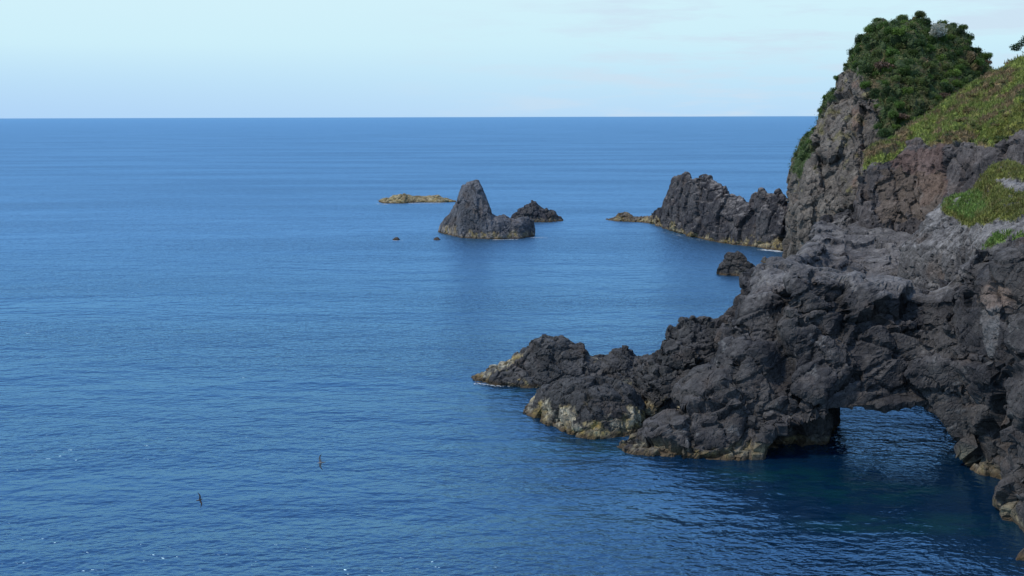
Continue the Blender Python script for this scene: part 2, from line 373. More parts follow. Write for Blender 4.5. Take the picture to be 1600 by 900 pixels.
carve(me, 2.0, big=(11, 1.3), blocks=((6.0, 0.9, 0.5), (2.4, 0.4, 0.25)), fine=0.3, aniso=(1.5, 1, 0.6), rot=0.12, strata=(((0.95, 0.1, 0.25), 4.5, 0.9, 0.6),))
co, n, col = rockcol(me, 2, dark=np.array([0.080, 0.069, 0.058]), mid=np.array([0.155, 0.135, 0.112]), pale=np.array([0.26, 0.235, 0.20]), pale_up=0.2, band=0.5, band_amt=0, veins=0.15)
px_, py_ = proj(co); jx = fbm(co / 2.2 + 5, 4, 0.6) * 26; jy = fbm(co / 2.2 + 55, 4, 0.6) * 26
VEG = [(1314, 108), (1324, 96), (1345, 45), (1400, 10), (1450, 10), (1530, 50), (1570, 110), (1570, 200), (1400, 240), (1374, 215), (1372, 178), (1360, 142), (1345, 114), (1330, 108)]
VEGL = [(1235, 262), (1262, 190), (1300, 135), (1306, 148), (1286, 168), (1270, 205), (1264, 250), (1245, 275)]
RUST = [(1330, 150), (1365, 165), (1370, 225), (1345, 215)]
g = inpoly(px_ + jx, py_ + jy, VEG) | inpoly(px_ + jx * .6, py_ + jy * .6, VEGL)
gcol = lerp(np.tile([0.036, 0.062, 0.016], (len(co), 1)), np.array([0.10, 0.09, 0.035]), sstep(0.0, 0.4, fbm(co / 3 + 4, 3)))
col = lerp(col, gcol, g * 0.9)
och = (sstep(0.15, 0.35, fbm(co / 3.0 + 81, 4, 0.6))) * (py_ < 300)
col = lerp(col, np.array([0.16, 0.14, 0.045]), och * 0.55)
brn = sstep(0.1, 0.3, fbm(co / 4.0 + 181, 4, 0.6)) * (px_ > 1330); col = lerp(col, np.array([0.17, 0.10, 0.065]), brn * 0.5)
set_col(me, col); hill = tag(link('hill', me, ROCKFAR), kind='structure')
hill_co, hill_n, hill_px, hill_py, hill_veg = co, n, px_, py_, g
print('hill', len(co), time.time() - T0)

# ------------------------------------------------------------------ grassy ridge with its scoria cliff
rst = [(1343, 285, 170, 300, 168, 340, 167), (1350, 262, 172, 280, 169, 352, 166), (1365, 234, 175, 258, 168, 360, 164), (1412, 208, 180, 232, 168, 366, 162), (1450, 181, 184, 226, 165, 364, 158),
       (1497, 150, 188, 220, 160, 352, 153), (1540, 126, 190, 230, 154, 345, 148), (1600, 100, 190, 203, 148, 330, 142),
       (1700, 78, 188, 180, 142, 300, 135), (1800, 60, 186, 160, 138, 290, 130)]
secs = []
for (px, pc, Yc, pg, Yg, pf, Yf) in rst:
    f = P(px, pf, Yf); gg = P(px, pg, Yg); c = P(px, pc, Yc); m = P(px, (pf * 0.5 + pg * 0.5), Yf + (Yg - Yf) * 0.45)
    s1 = P(px, pg + (pc - pg) * 0.55, Yg + (Yc - Yg) * 0.5); b = P(px, pc + 90, Yc + 12)
    secs.append([sea_under(f), f, m, gg, s1, c, b, sea_under(b)])
me = remesh([loft(secs, 5, 6)], 0.25)
carve(me, 3.0, big=(9, 0.8), blocks=((4.0, 0.5, 0.35), (1.6, 0.2, 0.14)), fine=0.2, aniso=(1.3, 1, 0.7))
co, n, col = rockcol(me, 3, dark=np.array([0.055, 0.050, 0.050]), mid=np.array([0.105, 0.093, 0.088]), pale_up=0.3, band_amt=0, band=0.4, veins=0.0)
px_, py_ = proj(co); jx = fbm(co / 2.6 + 25, 4, 0.6) * 24; jy = fbm(co / 2.6 + 75, 4, 0.6) * 24
red = inpoly(px_ + jx, py_ + jy, [(1385, 240), (1475, 225), (1478, 300), (1440, 320), (1430, 270), (1400, 262)]); col = lerp(col, np.array([0.15, 0.085, 0.065]), red * 0.4)
brn = inpoly(px_ + jx, py_ + jy, [(1370, 260), (1475, 270), (1465, 330), (1400, 350), (1370, 330)]); col = lerp(col, np.array([0.13, 0.095, 0.065]), brn * 0.45)
jx, jy = jx * 1.5, jy * 1.5
GR = [(1330, 262), (1340, 248), (1365, 215), (1412, 190), (1460, 160), (1560, 90), (1660, 60), (1820, 40), (1820, 170), (1600, 202), (1588, 205), (1572, 222), (1542, 232), (1500, 218), (1475, 228), (1425, 218), (1398, 242), (1355, 262)]
g = inpoly(px_ + jx * 0.45, py_ + jy * 0.45, GR)
gcol = lerp(np.tile([0.145, 0.175, 0.040], (len(co), 1)), np.array([0.17, 0.115, 0.065]), 0.9 * sstep(-0.08, 0.22, fbm(co / 3 + 14, 4)))
smooth_g = inpoly(px_ + jx * .3, py_ + jy * .3, [(1540, 205), (1600, 160), (1820, 120), (1820, 170), (1600, 205), (1575, 222), (1550, 222)])
gcol = lerp(gcol, np.array([0.14, 0.155, 0.03]), smooth_g * 0.8) * (1.15 + 0.9 * fbm(co / 1.3 + 3, 4, 0.6))[:, None]
col = lerp(col, gcol, g * 0.95)
set_col(me, col); tag(link('ridge', me, SOIL), kind='structure'); ridge = (co, n, px_, py_, g, gcol)
print('ridge', len(co), time.time() - T0)

# ================================================================== ROCK ARCH with its plateau
def sec(f, m, b, t, r, under=-3.0, lip=None, rlip=None):
    """front foot/lip, face mid, brow, top rear, rear -> closed section"""
    f, m, b, t, r = (np.array(x, float) for x in (f, m, b, t, r))
    if lip is None:
        u0 = f.copy(); u0[2] = under; u1 = r.copy(); u1[2] = under
        return [u0, f, m, b, t, (t + r) / 2 + np.array([0, (r[1] - t[1]) * .35, 0]), r, u1]
    return [f + np.array([0, 0.9, -0.05]), f + np.array([0, 0, 0.25]), m, b, t, (t + r) / 2, r, r + np.array([0, -1.0, -0.1])]
shells = []
# buttress running down to the tip + main left body
bt = []
for (pxf, pyf, pxr, pyr, th) in [(980, 706, 981, 703, 1.5), (993, 709, 993, 697, 3), (1014, 712, 1014, 691, 5), (1040, 713, 1040, 671, 7), (1070, 714, 1072, 640, 9),
                              (1094, 716, 1094, 606, 12), (1122, 717, 1122, 578, 14), (1140, 717, 1140, 538, 16), (1156, 714, 1158, 498, 18), (1170, 709, 1182, 464, 20), (1190, 706, 1204, 442, 22), (1219, 705, 1222, 436, 24), (1250, 704, 1252, 434, 24), (1292, 703, 1285, 436, 22)]:
    f = G(pxf, pyf); steep = 0.5
    Yb = f[1] + th * 0.52; b = P(pxr, pyr, Yb); m = f + (b - f) * 0.42; m[2] = b[2] * 0.5; m[1] = f[1] + (Yb - f[1]) * 0.32
    if pxf >= 1178:                                          # above the cave the body stops at the roof
        lipy = np.interp(pxf, [1178, 1203, 1256, 1300], [684, 668, 650, 640]); Yl = f[1] - 0.6
        f = P(pxf, lipy, Yl); m = f + (b - f) * 0.45; m[2] += 0.6
        t = b + np.array([0, th * 0.35, 0]); r = P(pxf + 4, pyf, 1) ; r = b + np.array([0, th * 0.6, 0]); r[2] = f[2]
        bt.append(sec(f, m, b, t, r, lip=True))
    else:
        t = b + np.array([0, th * 0.2, -0.1 * b[2]]); r = f + np.array([0, th, 0])
        bt.append(sec(f, m, b, t, r))
shells.append(loft(bt, 6, 6))
# the bridge
br = []
for (px, pl, Yl, pm, pb, Yb) in [(1240, 652, 88.0, 560, 435, 98), (1270, 644, 87.4, 555, 437, 98), (1300, 638, 87.2, 550, 440, 97.5), (1340, 640, 87.4, 550, 446, 97), (1381, 638, 87.4, 550, 455, 96), (1425, 634, 87.0, 560, 464, 95),
                              (1442, 632, 86.6, 560, 468, 94), (1460, 641, 86.0, 560, 470, 93), (1476, 650, 85.4, 560, 466, 92), (1488, 668, 85.0, 570, 455, 91), (1500, 688, 84.6, 580, 440, 90), (1530, 720, 84, 600, 420, 90)]:
    Yb = min(Yb, Yl + 6.0)
    f = P(px, pl - 2, Yl); m = P(px, pm, Yl + (Yb - Yl) * 0.3); b = P(px, pb, Yb); t = P(px, pb - 20, Yb + 3.2); r = t + np.array([0.3, 1.2, 0]); r[2] = f[2] + 1.6
    br.append(sec(f, m, b, t, r, lip=True))
shells.append(loft(br, 6, 6))
# inner left leg (boulder face, then the recessed wall of the tunnel)
il = []
for (px, Yf, zt, Yr, dx) in [w_ + ((20,) if w_[0] >= 1286 else (0,)) for w_ in [(1150, 89.5, 4.5, 104), (1185, 89.3, 3.6, 106), (1225, 89.6, 3.8, 107), (1262, 90.2, 3.6, 105), (1280, 91.0, 3.8, 104), (1286, 93.0, 5.2, 103), (1290, 94.5, 5.5, 101), (1299, 95.5, 5.2, 100)]]:
    q = P(px, 600, Yf); q2 = P(px, 600, Yr); ddx = dx / F * Yf
    f = np.array([q[0], q[1], 0.0]); m = np.array([q[0], q[1] + 0.4, zt * 0.6]); b = np.array([q[0] + ddx, q[1] + 1.6, zt]); t = np.array([q2[0] + ddx, Yr - 4, zt + 2]); r = np.array([q2[0], Yr, 0])
    il.append(sec(f, m, b, t, r))
shells.append(loft(il, 6, 6))
# right leg and the near wall
rl = []
for (pf, Yb_, pm, pb, Yr) in [((1510, 684), (1486, 466, 91), (1500, 570, 86.5), 0, 98), ((1514, 702), (1496, 442, 90), (1508, 580, 86), 0, 98), ((1520, 724), (1512, 432, 89), (1520, 580, 85.5), 0, 100), ((1534, 741), (1538, 414, 87.5), (1536, 580, 84), 0, 102),
                          ((1556, 750), (1565, 404, 86), (1560, 590, 82), 0, 104), ((1577, 787), (1600, 392, 85), (1582, 600, 79), 0, 106), ((1604, 840), (1650, 372, 84), (1622, 610, 75), 0, 108),
                          ((1660, 900), (1720, 300, 83), (1690, 620, 71), 0, 110), ((1800, 960), (1850, 170, 82), (1800, 640, 66), 0, 110), ((1960, 1060), (2000, 60, 78), (1960, 640, 60), 0, 110)]:  # unseen end of the wall, raised to block sky light and darken the cove
    f = G(*pf); b = P(*Yb_); m = P(*pm); t = P(Yb_[0] + 14, 500, Yb_[2] + 6); t[2] = b[2] - 0.2; r = P(pf[0] + 16, 500, Yr); r[2] = 0
    rl.append(sec(f, m, b, t, r))
shells.append(loft(rl, 6, 6))
# plateau slabs behind
def slab(Ys, left, right, ztop):
    s_ = []
    for Y, l, rr, (zl, zm, zr) in zip(Ys, left, right, ztop):
        a = P(l, 500, Y); b = P(rr, 500, Y)
        def q(t, z): return np.array([a[0] + (b[0] - a[0]) * t, Y, z])
        s_.append([q(0.0, -3), q(0.0, zl * 0.55), q(0.03, zl), q(0.35, zm), q(0.7, zr), q(0.97, zr), q(1, zr * 0.5), q(1, -3)])
    return loft(s_, 5, 6)
shells.append(slab([98, 106, 115, 126, 136, 146, 158, 170, 184], [1192, 1206, 1222, 1228, 1236, 1252, 1260, 1272, 1284], [1262, 1262, 1255, 1255, 1262] + [1320] * 4,
                   [(9.8, 10.8, 11)] * 2 + [(9.9, 10.4, 9.0), (9.2, 9.6, 7.4), (8.9, 8.9, 6.6), (8.4, 8.6, 7.4), (8.6, 9.3, 8.8), (9.8, 9.8, 9.8), (9.5, 9.6, 9.6)]))
shells.append(slab([137, 142, 150, 160, 170, 186], [1240, 1240, 1250, 1290, 1290, 1290], [1800] * 6,
                   [(5.6, 5.6, 8.0), (6.1, 6.2, 9.5), (7.2, 7.6, 10.5), (9.0, 9.0, 10.5), (9.8, 9.8, 10), (9.6, 9.6, 9.6)]))
me = remesh(shells, 0.165)
TOP = [(1165, 470), (1180, 380), (1280, 340), (1440, 350), (1520, 350), (1560, 370), (1530, 395), (1500, 430), (1478, 470), (1440, 468), (1370, 452), (1320, 444), (1275, 440), (1225, 450)]
def flat_top(co, n):
    x, y = proj(co); return (1 - 0.5 * inpoly(x, y, TOP) * sstep(0.2, 0.7, n[:, 2] + 0.2)) * (1 - 0.6 * ((x > 1290) & (x < 1505) & (y > 612) & (y < 700)))
carve(me, 4.0, big=(9, 0.9), blocks=((6.0, 0.85, 0.40), (2.5, 0.30, 0.20), (0.9, 0.08, 0.06)), fine=0.07, aniso=(0.75, 1, 1.25), rot=-0.5, amp=flat_top, strata=(((0.55, 0.25, 0.8), 3.4, 0.7, 0.4), ((-0.6, 0.3, 0.72), 6.0, 0.4, 0.5)))
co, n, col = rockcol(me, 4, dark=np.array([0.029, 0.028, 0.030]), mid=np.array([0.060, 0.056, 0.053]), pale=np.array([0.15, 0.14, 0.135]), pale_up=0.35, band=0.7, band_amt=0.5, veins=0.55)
px_, py_ = proj(co); jx = fbm(co / 2.0 + 35, 4, 0.6) * 30; jy = fbm(co / 2.0 + 95, 4, 0.6) * 30
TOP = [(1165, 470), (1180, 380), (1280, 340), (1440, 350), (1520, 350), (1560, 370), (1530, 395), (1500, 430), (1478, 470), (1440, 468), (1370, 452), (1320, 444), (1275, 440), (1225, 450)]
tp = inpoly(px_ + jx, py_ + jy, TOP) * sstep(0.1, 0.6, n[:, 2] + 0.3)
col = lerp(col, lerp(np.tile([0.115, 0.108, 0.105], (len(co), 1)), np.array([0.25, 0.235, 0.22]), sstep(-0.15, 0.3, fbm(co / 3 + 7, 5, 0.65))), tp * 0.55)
tan = inpoly(px_ + jx * .3, py_ + jy * .3, [(1525, 470), (1545, 440), (1580, 450), (1575, 478), (1550, 482)]); col = lerp(col, np.array([0.17, 0.13, 0.105]), tan * 0.7)
grey = inpoly(px_ + jx * .3, py_ + jy * .3, [(1530, 485), (1560, 480), (1562, 520), (1550, 570), (1538, 540)]); col = lerp(col, np.array([0.15, 0.145, 0.14]), grey * 0.6)
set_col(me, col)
arch = link('rock_arch', me, ROCK); recentre(arch)
tag(arch, 'massive dark fractured basalt arch bridging the water, with a pale flat top', 'rock arch')
arch_co, arch_n, arch_px, arch_py = co, n, px_, py_
print('arch', len(co), time.time() - T0)

# ------------------------------------------------------------------ knoll behind the near wall
kst = [(1408, 382, 137, 390, 131), (1438, 352, 135, 388, 127), (1455, 336, 133, 392, 124), (1475, 322, 132, 396, 122), (1500, 308, 131, 398, 116), (1520, 296, 130, 396, 108), (1545, 272, 129, 392, 98), (1562, 262, 128, 385, 95),
       (1577, 256, 127, 380, 94), (1600, 266, 126, 368, 93), (1680, 268, 124, 345, 92), (1780, 260, 122, 320, 90)]
secs = []
for (px, pc, Yc, pf, Yf) in kst:
    f = P(px, pf, Yf); c = P(px, pc, Yc); m1 = P(px, pf + (pc - pf) * .35, Yf + (Yc - Yf) * .38); m2 = P(px, pf + (pc - pf) * .7, Yf + (Yc - Yf) * .7)
    b = P(px, pc + 30, Yc + 8)
    secs.append([sea_under(f, 6), f, m1, m2, c, b, sea_under(b, 6)])
me = remesh([loft(secs, 5, 6)], 0.18)
carve(me, 5.0, big=(7, 0.6), blocks=((3.2, 0.3, 0.2), (1.2, 0.14, 0.1)), fine=0.12)
co, n, col = rockcol(me, 5, dark=np.array([0.07, 0.067, 0.067]), mid=np.array([0.13, 0.125, 0.12]), pale=np.array([0.28, 0.27, 0.26]), pale_up=0.5, band_amt=0, band=.3, veins=0.2)
px_, py_ = proj(co); jx = fbm(co / 1.8 + 35, 4, 0.6) * 18; jy = fbm(co / 1.8 + 95, 4, 0.6) * 18
pal = inpoly(px_ + jx * .5, py_ + jy * .5, [(1556, 282), (1580, 276), (1620, 290), (1620, 305), (1585, 302), (1566, 295)]) | inpoly(px_ + jx * .6, py_ + jy * .6, [(1475, 352), (1545, 350), (1620, 335), (1620, 355), (1540, 372), (1500, 385), (1470, 390), (1480, 365)]) | inpoly(px_ + jx, py_ + jy, [(1436, 350), (1470, 318), (1478, 330), (1455, 350)])
G1 = inpoly(px_ + jx * .6, py_ + jy * .6, [(1466, 325), (1480, 312), (1525, 300), (1527, 285), (1556, 255), (1580, 245), (1620, 262), (1620, 340), (1546, 358), (1512, 368), (1500, 345), (1480, 335)])
G2 = inpoly(px_ + jx * .4, py_ + jy * .4, [(1537, 388), (1560, 368), (1620, 355), (1620, 365), (1560, 382)])
col = lerp(col, np.array([0.26, 0.25, 0.24]), pal * 0.5 * sstep(-0.3, 0.2, fbm(co / 1.2 + 9, 4, 0.7)))
g = (G1 | G2) & ~pal & (fbm(co / 1.5 + 66, 4, 0.6) > -0.2)
bright = inpoly(px_ + jx, py_ + jy, [(1466, 322), (1500, 302), (1535, 302), (1545, 330), (1520, 345), (1500, 335)]) | G2
gcol = lerp(np.tile([0.155, 0.165, 0.040], (len(co), 1)), np.array([0.125, 0.20, 0.045]), bright * 0.9)
gcol = lerp(gcol, np.array([0.16, 0.125, 0.05]), sstep(0.0, 0.35, fbm(co / 1.6 + 14, 4, 0.6)) * 0.7) * (1.1 + 0.9 * fbm(co / 0.9 + 3, 3))[:, None]
col = lerp(col, gcol, g * 0.95)
set_col(me, col); tag(link('knoll', me, SOIL), kind='structure'); knoll = (co, n, px_, py_, g, gcol)
print('knoll', len(co), time.time() - T0)

# ================================================================== FREE-STANDING ROCKS
stack = fs_rock('sea_stack', [(686, 361, 362.5, 3), (690, 350, 364, 7), (696, 341, 366, 9), (704, 333, 368, 11), (711, 315, 369.5, 12), (716, 300, 370.5, 13), (722, 291, 371.5, 13), (730, 286, 372, 13), (738, 282.5, 372.5, 13), (745, 281, 373, 13), (750, 285, 373, 12),
    (753, 293, 373.3, 12), (758, 304, 373.5, 12), (766, 319, 374, 12), (771, 333, 374, 11), (778, 335, 374, 10), (787, 334, 373.5, 10), (797, 339, 373, 9), (805, 341, 373, 9), (815, 339, 372.5, 9), (822, 338, 371.5, 9), (829, 342, 370.5, 7), (834, 366, 369, 3)],
    0.2, seed=6, face=0.4, carve_kw=dict(big=(6, 0.4), blocks=((3.2, 0.22, 0.14), (1.2, 0.10, 0.08)), fine=0.12, aniso=(1.3, 1, 0.6), strata=(((0.5, 0.1, 0.8), 3.4, 0.18, 0.10),)),
    col_kw=dict(dark=np.array([0.060, 0.062, 0.068]), mid=np.array([0.115, 0.116, 0.125]), pale_up=0.3, band=1.3, band_amt=0.8, veins=0.0, wcol=(0.30, 0.25, 0.20)), mat=ROCKFAR)
tag(stack, 'tall pointed grey sea stack standing offshore with a low shoulder on its right', 'sea stack')
o = fs_rock('crag', [(800, 338, 346, 3), (806, 333, 347, 5), (814, 327, 347, 7), (822, 322, 347, 8), (828, 317, 347, 8), (832, 312.5, 347, 8), (837, 314, 347, 8), (842, 322, 347, 8), (850, 327, 347, 7), (861, 328, 347, 7), (868, 332, 346.5, 6), (875, 338, 346, 5), (880, 343, 345.5, 2)],
    0.2, seed=7, carve_kw=dict(big=(4, 0.5), blocks=((1.8, 0.35, 0.25), (0.8, 0.12, 0.1)), fine=0.15), col_kw=dict(pale_up=0.15, band=0.8, band_amt=0.35, veins=0, dark=np.array([0.045, 0.043, 0.048])), mat=ROCKFAR)
tag(o, 'small jagged dark crag in the sea just behind the tall pointed stack', 'rock')
o = fs_rock('reef', [(590, 313, 314, 3), (598, 311, 317.5, 8), (616, 305.5, 318, 10), (632, 302.5, 317.8, 10), (641, 305.5, 317, 10), (661, 307, 316.5, 10), (684, 304.5, 316.5, 10), (689, 308, 316.5, 9), (702, 311.5, 316, 7), (712, 314, 315.6, 2)],
    0.22, seed=8, carve_kw=dict(big=(4, 0.25), blocks=((2.0, 0.2, 0.15), (0.9, 0.1, 0.08)), fine=0.1), col_kw=dict(dark=np.array([0.20, 0.15, 0.075]), mid=np.array([0.36, 0.29, 0.15]), pale=np.array([0.42, 0.36, 0.22]), band=1.2, band_amt=0.7, veins=0), mat=ROCKFAR)
tag(o, 'long low sunlit ochre reef, farthest out to the left of the tall stack', 'reef')
for (px, lab, s_) in ((619, 'tiny rock awash in open water, the farther left of two specks beside the stack', 1.0), (682.5, 'tiny rock awash right beside the left foot of the tall stack', 0.95)):
    o = fs_rock('rock', [(px - 5.5 * s_, 373.5, 374.5, 0.8), (px - 2.5 * s_, 371.2, 375.2, 1.6), (px, 370.2, 375.3, 1.8), (px + 2.8 * s_, 371.6, 375.2, 1.6), (px + 5.5 * s_, 373.8, 374.6, 0.8)], 0.1, seed=px / 50,
        carve_kw=dict(big=(1.5, 0.1), blocks=((0.7, 0.1, 0.06),), fine=0.05), col_kw=dict(dark=np.array([0.06, 0.05, 0.045]), band=0.2, band_amt=0.3, veins=0), mat=ROCKFAR, under=-0.6)
    tag(o, lab, 'rock', 'tiny rocks awash by the stack')
# far promontory
o = fs_rock('promontory', [(1013, 343, 348.5, 3), (1020, 329, 351, 7), (1032, 320, 355, 10), (1040, 306, 357.5, 13), (1047, 291, 359.5, 15), (1056, 277, 362.5, 16), (1070, 271, 367, 17), (1075, 270.5, 368.5, 17), (1081, 278, 370, 17), (1092, 273, 373, 17), (1107, 272, 376, 17),
    (1116, 281, 377.5, 17), (1132, 295, 380, 17), (1147, 303, 382, 17), (1159, 312, 384, 17), (1168, 319, 385, 16), (1173, 317, 385.5, 15), (1179, 300, 386, 15), (1186, 293, 387, 15), (1193, 296, 388, 15), (1199, 303, 389, 15), (1208, 302, 390, 15), (1215, 299, 391, 15), (1223, 312, 392, 15), (1242, 324, 394, 16), (1262, 326, 396, 16), (1280, 338, 398, 15), (1292, 352, 399, 12)],
    0.22, seed=9, face=0.45, carve_kw=dict(big=(6, 0.7), blocks=((4.2, 0.5, 0.25), (1.4, 0.16, 0.10)), fine=0.18, aniso=(1.3, 1, 0.7), rot=0.3, strata=(((0.35, 0.3, 0.9), 3.6, 0.35, 0.2),)),
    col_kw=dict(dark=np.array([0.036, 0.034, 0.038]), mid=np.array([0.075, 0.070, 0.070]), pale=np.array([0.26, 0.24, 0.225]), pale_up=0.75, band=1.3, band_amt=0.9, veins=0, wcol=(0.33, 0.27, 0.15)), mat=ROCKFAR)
tag(o, 'long craggy black promontory running out from the foot of the green-topped peak', 'promontory')
o = fs_rock('reef', [(946, 343, 344, 2), (958, 340, 345, 4), (966, 334, 346, 5), (972, 331, 346, 5), (982, 331, 346.5, 5), (989, 337, 347, 5), (1000, 338, 347.5, 5), (1015, 337, 349, 5), (1026, 340, 352, 3)],
    0.2, seed=10, carve_kw=dict(big=(3, 0.25), blocks=((1.6, 0.2, 0.15), (0.8, 0.1, 0.08)), fine=0.1), col_kw=dict(dark=np.array([0.10, 0.075, 0.05]), mid=np.array([0.26, 0.20, 0.11]), band=1.3, band_amt=0.9, veins=0), mat=ROCKFAR)
tag(o, 'low ochre reef with one brown hump at the seaward tip of the black promontory', 'reef')
o = fs_rock('boulder', [(1121, 422, 429, 2), (1124, 411, 430, 5), (1131, 404, 430.5, 7), (1136, 395.5, 431, 8), (1150, 394.5, 431.5, 8), (1160, 399.5, 431.5, 8), (1170, 408, 431.5, 7), (1180, 419, 431, 6), (1190, 426, 430, 3), (1196, 428.5, 429.5, 1.5)],
    0.14, seed=11, carve_kw=dict(big=(4, 0.3), blocks=((1.8, 0.25, 0.2), (0.8, 0.1, 0.08)), fine=0.1, aniso=(0.8, 1, 1.4), rot=0.4), col_kw=dict(pale_up=0.15, band=0.8, band_amt=0.3, veins=0.1, mid=np.array([0.075, 0.065, 0.055])))
tag(o, 'lone humped dark boulder in the cove between the promontory and the arch', 'boulder')
for (px, py, r_, lab) in ((1196, 406, 6.5, 'small dark rock just off the left edge of the arch plateau'), (1232, 397, 7, 'small dark knob at the head of the cove below the promontory')):
    o = fs_rock('rock', [(px - r_, py + 2, py + 3.5, 1), (px - r_ * .5, py - 3, py + 5, 2), (px, py - 5, py + 5.5, 2.4), (px + r_ * .6, py - 2.5, py + 5, 2), (px + r_, py + 2, py + 4, 1)], 0.12, seed=px / 90,
        carve_kw=dict(big=(1.5, 0.12), blocks=((0.8, 0.14, 0.08),), fine=0.06), col_kw=dict(band=0.3, band_amt=0.3, veins=0))
    tag(o, lab, 'rock')
# near rocks
o = fs_rock('islet', [(741, 597, 598, 2), (756, 588, 599.5, 5), (770, 574, 601, 7), (793, 567, 603, 8), (807, 555, 604, 9), (824, 545, 605.5, 10), (838, 531, 606, 11), (852, 524.5, 606, 11), (874, 526, 606, 11), (886, 531, 606, 11), (898, 536, 606, 11), (913, 538, 606, 10.5),
    (920, 551, 606, 10), (942, 556, 606, 10), (953, 550, 606, 10), (964, 547, 606, 10), (976, 543.5, 606, 10), (984, 549, 606, 10), (990, 557, 607, 10), (1018, 559, 612, 10), (1040, 562, 618, 9), (1060, 575, 622, 7)],
    0.14, seed=12, face=0.38, carve_kw=dict(big=(5, 0.35), blocks=((2.2, 0.28, 0.22), (0.9, 0.13, 0.1)), fine=0.10, rot=0.5, aniso=(0.8, 1, 1.3), strata=(((-0.5, 0.2, 0.8), 1.6, 0.28, 0.2),)),
    col_kw=dict(mid=np.array([0.066, 0.064, 0.062]), pale=np.array([0.14, 0.135, 0.13]), pale_up=0.4, band=1.5, band_amt=0.95, veins=0.15, wcol=(0.42, 0.38, 0.28)))
tag(o, 'long dark craggy islet tapering left with a pale band above the waterline', 'islet')
o = fs_rock('islet', [(820, 646, 648.5, 1.5), (829, 634, 652, 4), (836, 617, 654, 6), (846, 606, 657, 8), (869, 599, 668, 10), (891, 595, 680, 11.5), (925, 592.5, 686.5, 12), (953, 594, 685, 12), (973, 598, 681, 11.5), (987, 605, 678, 10.5), (993, 619, 675, 9), (998, 640, 672, 6), (1001, 662, 669, 3)],
    0.12, seed=13, frac=0.5, face=0.3, carve_kw=dict(big=(4.5, 0.3), blocks=((2.2, 0.22, 0.2), (0.9, 0.12, 0.1)), fine=0.12, strata=(((0.4, 0.3, 0.8), 1.7, 0.22, 0.15),)),
    col_kw=dict(mid=np.array([0.052, 0.051, 0.050]), pale=np.array([0.11, 0.105, 0.10]), pale_up=0.3, band=1.25, band_amt=0.95, veins=0.0, wcol=(0.40, 0.36, 0.26)))
tag(o, 'round flat-topped dark islet with a yellowish skirt, nearest rock to the middle of the sea', 'islet')
o = fs_rock('crag', [(984, 598, 630, 4), (996, 577, 642, 7), (1010, 567, 653, 9), (1020, 553, 657, 11), (1034, 534, 657, 12), (1046, 512, 656, 13), (1066, 500, 655, 14), (1078, 491, 655, 14), (1084, 492, 655, 14), (1088, 497, 655, 14), (1102, 500, 655, 14), (1119, 500, 655, 15), (1136, 492, 655, 16), (1152, 486, 655, 17), (1168, 483, 655, 17), (1190, 490, 655, 16), (1210, 520, 655, 12)],
    0.15, seed=14, frac=0.55, face=0.35, carve_kw=dict(big=(5, 0.5), blocks=((2.6, 0.4, 0.3), (1.0, 0.15, 0.14)), fine=0.09, aniso=(0.6, 1, 1.6), rot=-0.3, strata=(((0.35, 0.2, 0.9), 1.5, 0.35, 0.25),)),
    col_kw=dict(mid=np.array([0.056, 0.055, 0.053]), pale=np.array([0.13, 0.12, 0.115]), pale_up=0.4, band=1.0, band_amt=0.8, veins=0.15))
tag(o, 'blunt black crag leaning against the seaward side of the arch', 'crag')
print('rocks', time.time() - T0)

# thin broken foam where the swell washes the rocks
def foam(paths, rg):
    V = []; Fc = []
    for (pts, cnt, spread, size) in paths:
        pts = np.array([G(*p) for p in pts])
        for _ in range(cnt):
            t = rg.random() * (len(pts) - 1); i = int(t); q = pts[i] + (pts[min(i + 1, len(pts) - 1)] - pts[i]) * (t - i)
            q = q + np.array([rg.normal() * spread, -abs(rg.normal()) * spread * 0.8, 0]); z = 0.02 + 0.03 * rg.random()
            k = 7; r = size * (0.4 + rg.random()); a0 = rg.random() * 6; b_ = len(V)
            for j in range(k):
                a = a0 + j * 2 * math.pi / k; rr = r * (0.5 + 0.8 * rg.random()); V.append((q[0] + rr * 1.9 * math.cos(a), q[1] + rr * math.sin(a), z))
            Fc.append(tuple(range(b_, b_ + k)))
    me = bpy.data.meshes.new('foam'); me.from_pydata(V, [], Fc); return me
fmt = bpy.data.materials.new('foam'); fmt.use_nodes = True; fb = fmt.node_tree.nodes['Principled BSDF']
fb.inputs['Base Color'].default_value = (0.62, 0.68, 0.72, 1); fb.inputs['Roughness'].default_value = 0.6
tag(link('foam', foam([([(640, 317.6), (668, 317.2), (692, 317)], 120, 0.6, 0.22), ([(592, 318.6), (606, 319)], 30, 0.8, 0.16), ([(1190, 390), (1206, 391.5), (1222, 394)], 110, 0.45, 0.15), ([(770, 374.8), (806, 374.2)], 45, 0.3, 0.13),
    ([(836, 371), (850, 371.4)], 25, 0.9, 0.14), ([(616, 376), (623, 376)], 16, 0.5, 0.12), ([(742, 599), (790, 604)], 50, 0.2, 0.05), ([(1030, 361), (1100, 377)], 40, 0.4, 0.1)], np.random.default_rng(9)), fmt),
    'thin broken white foam along the feet of the rocks', 'foam', kind='stuff')

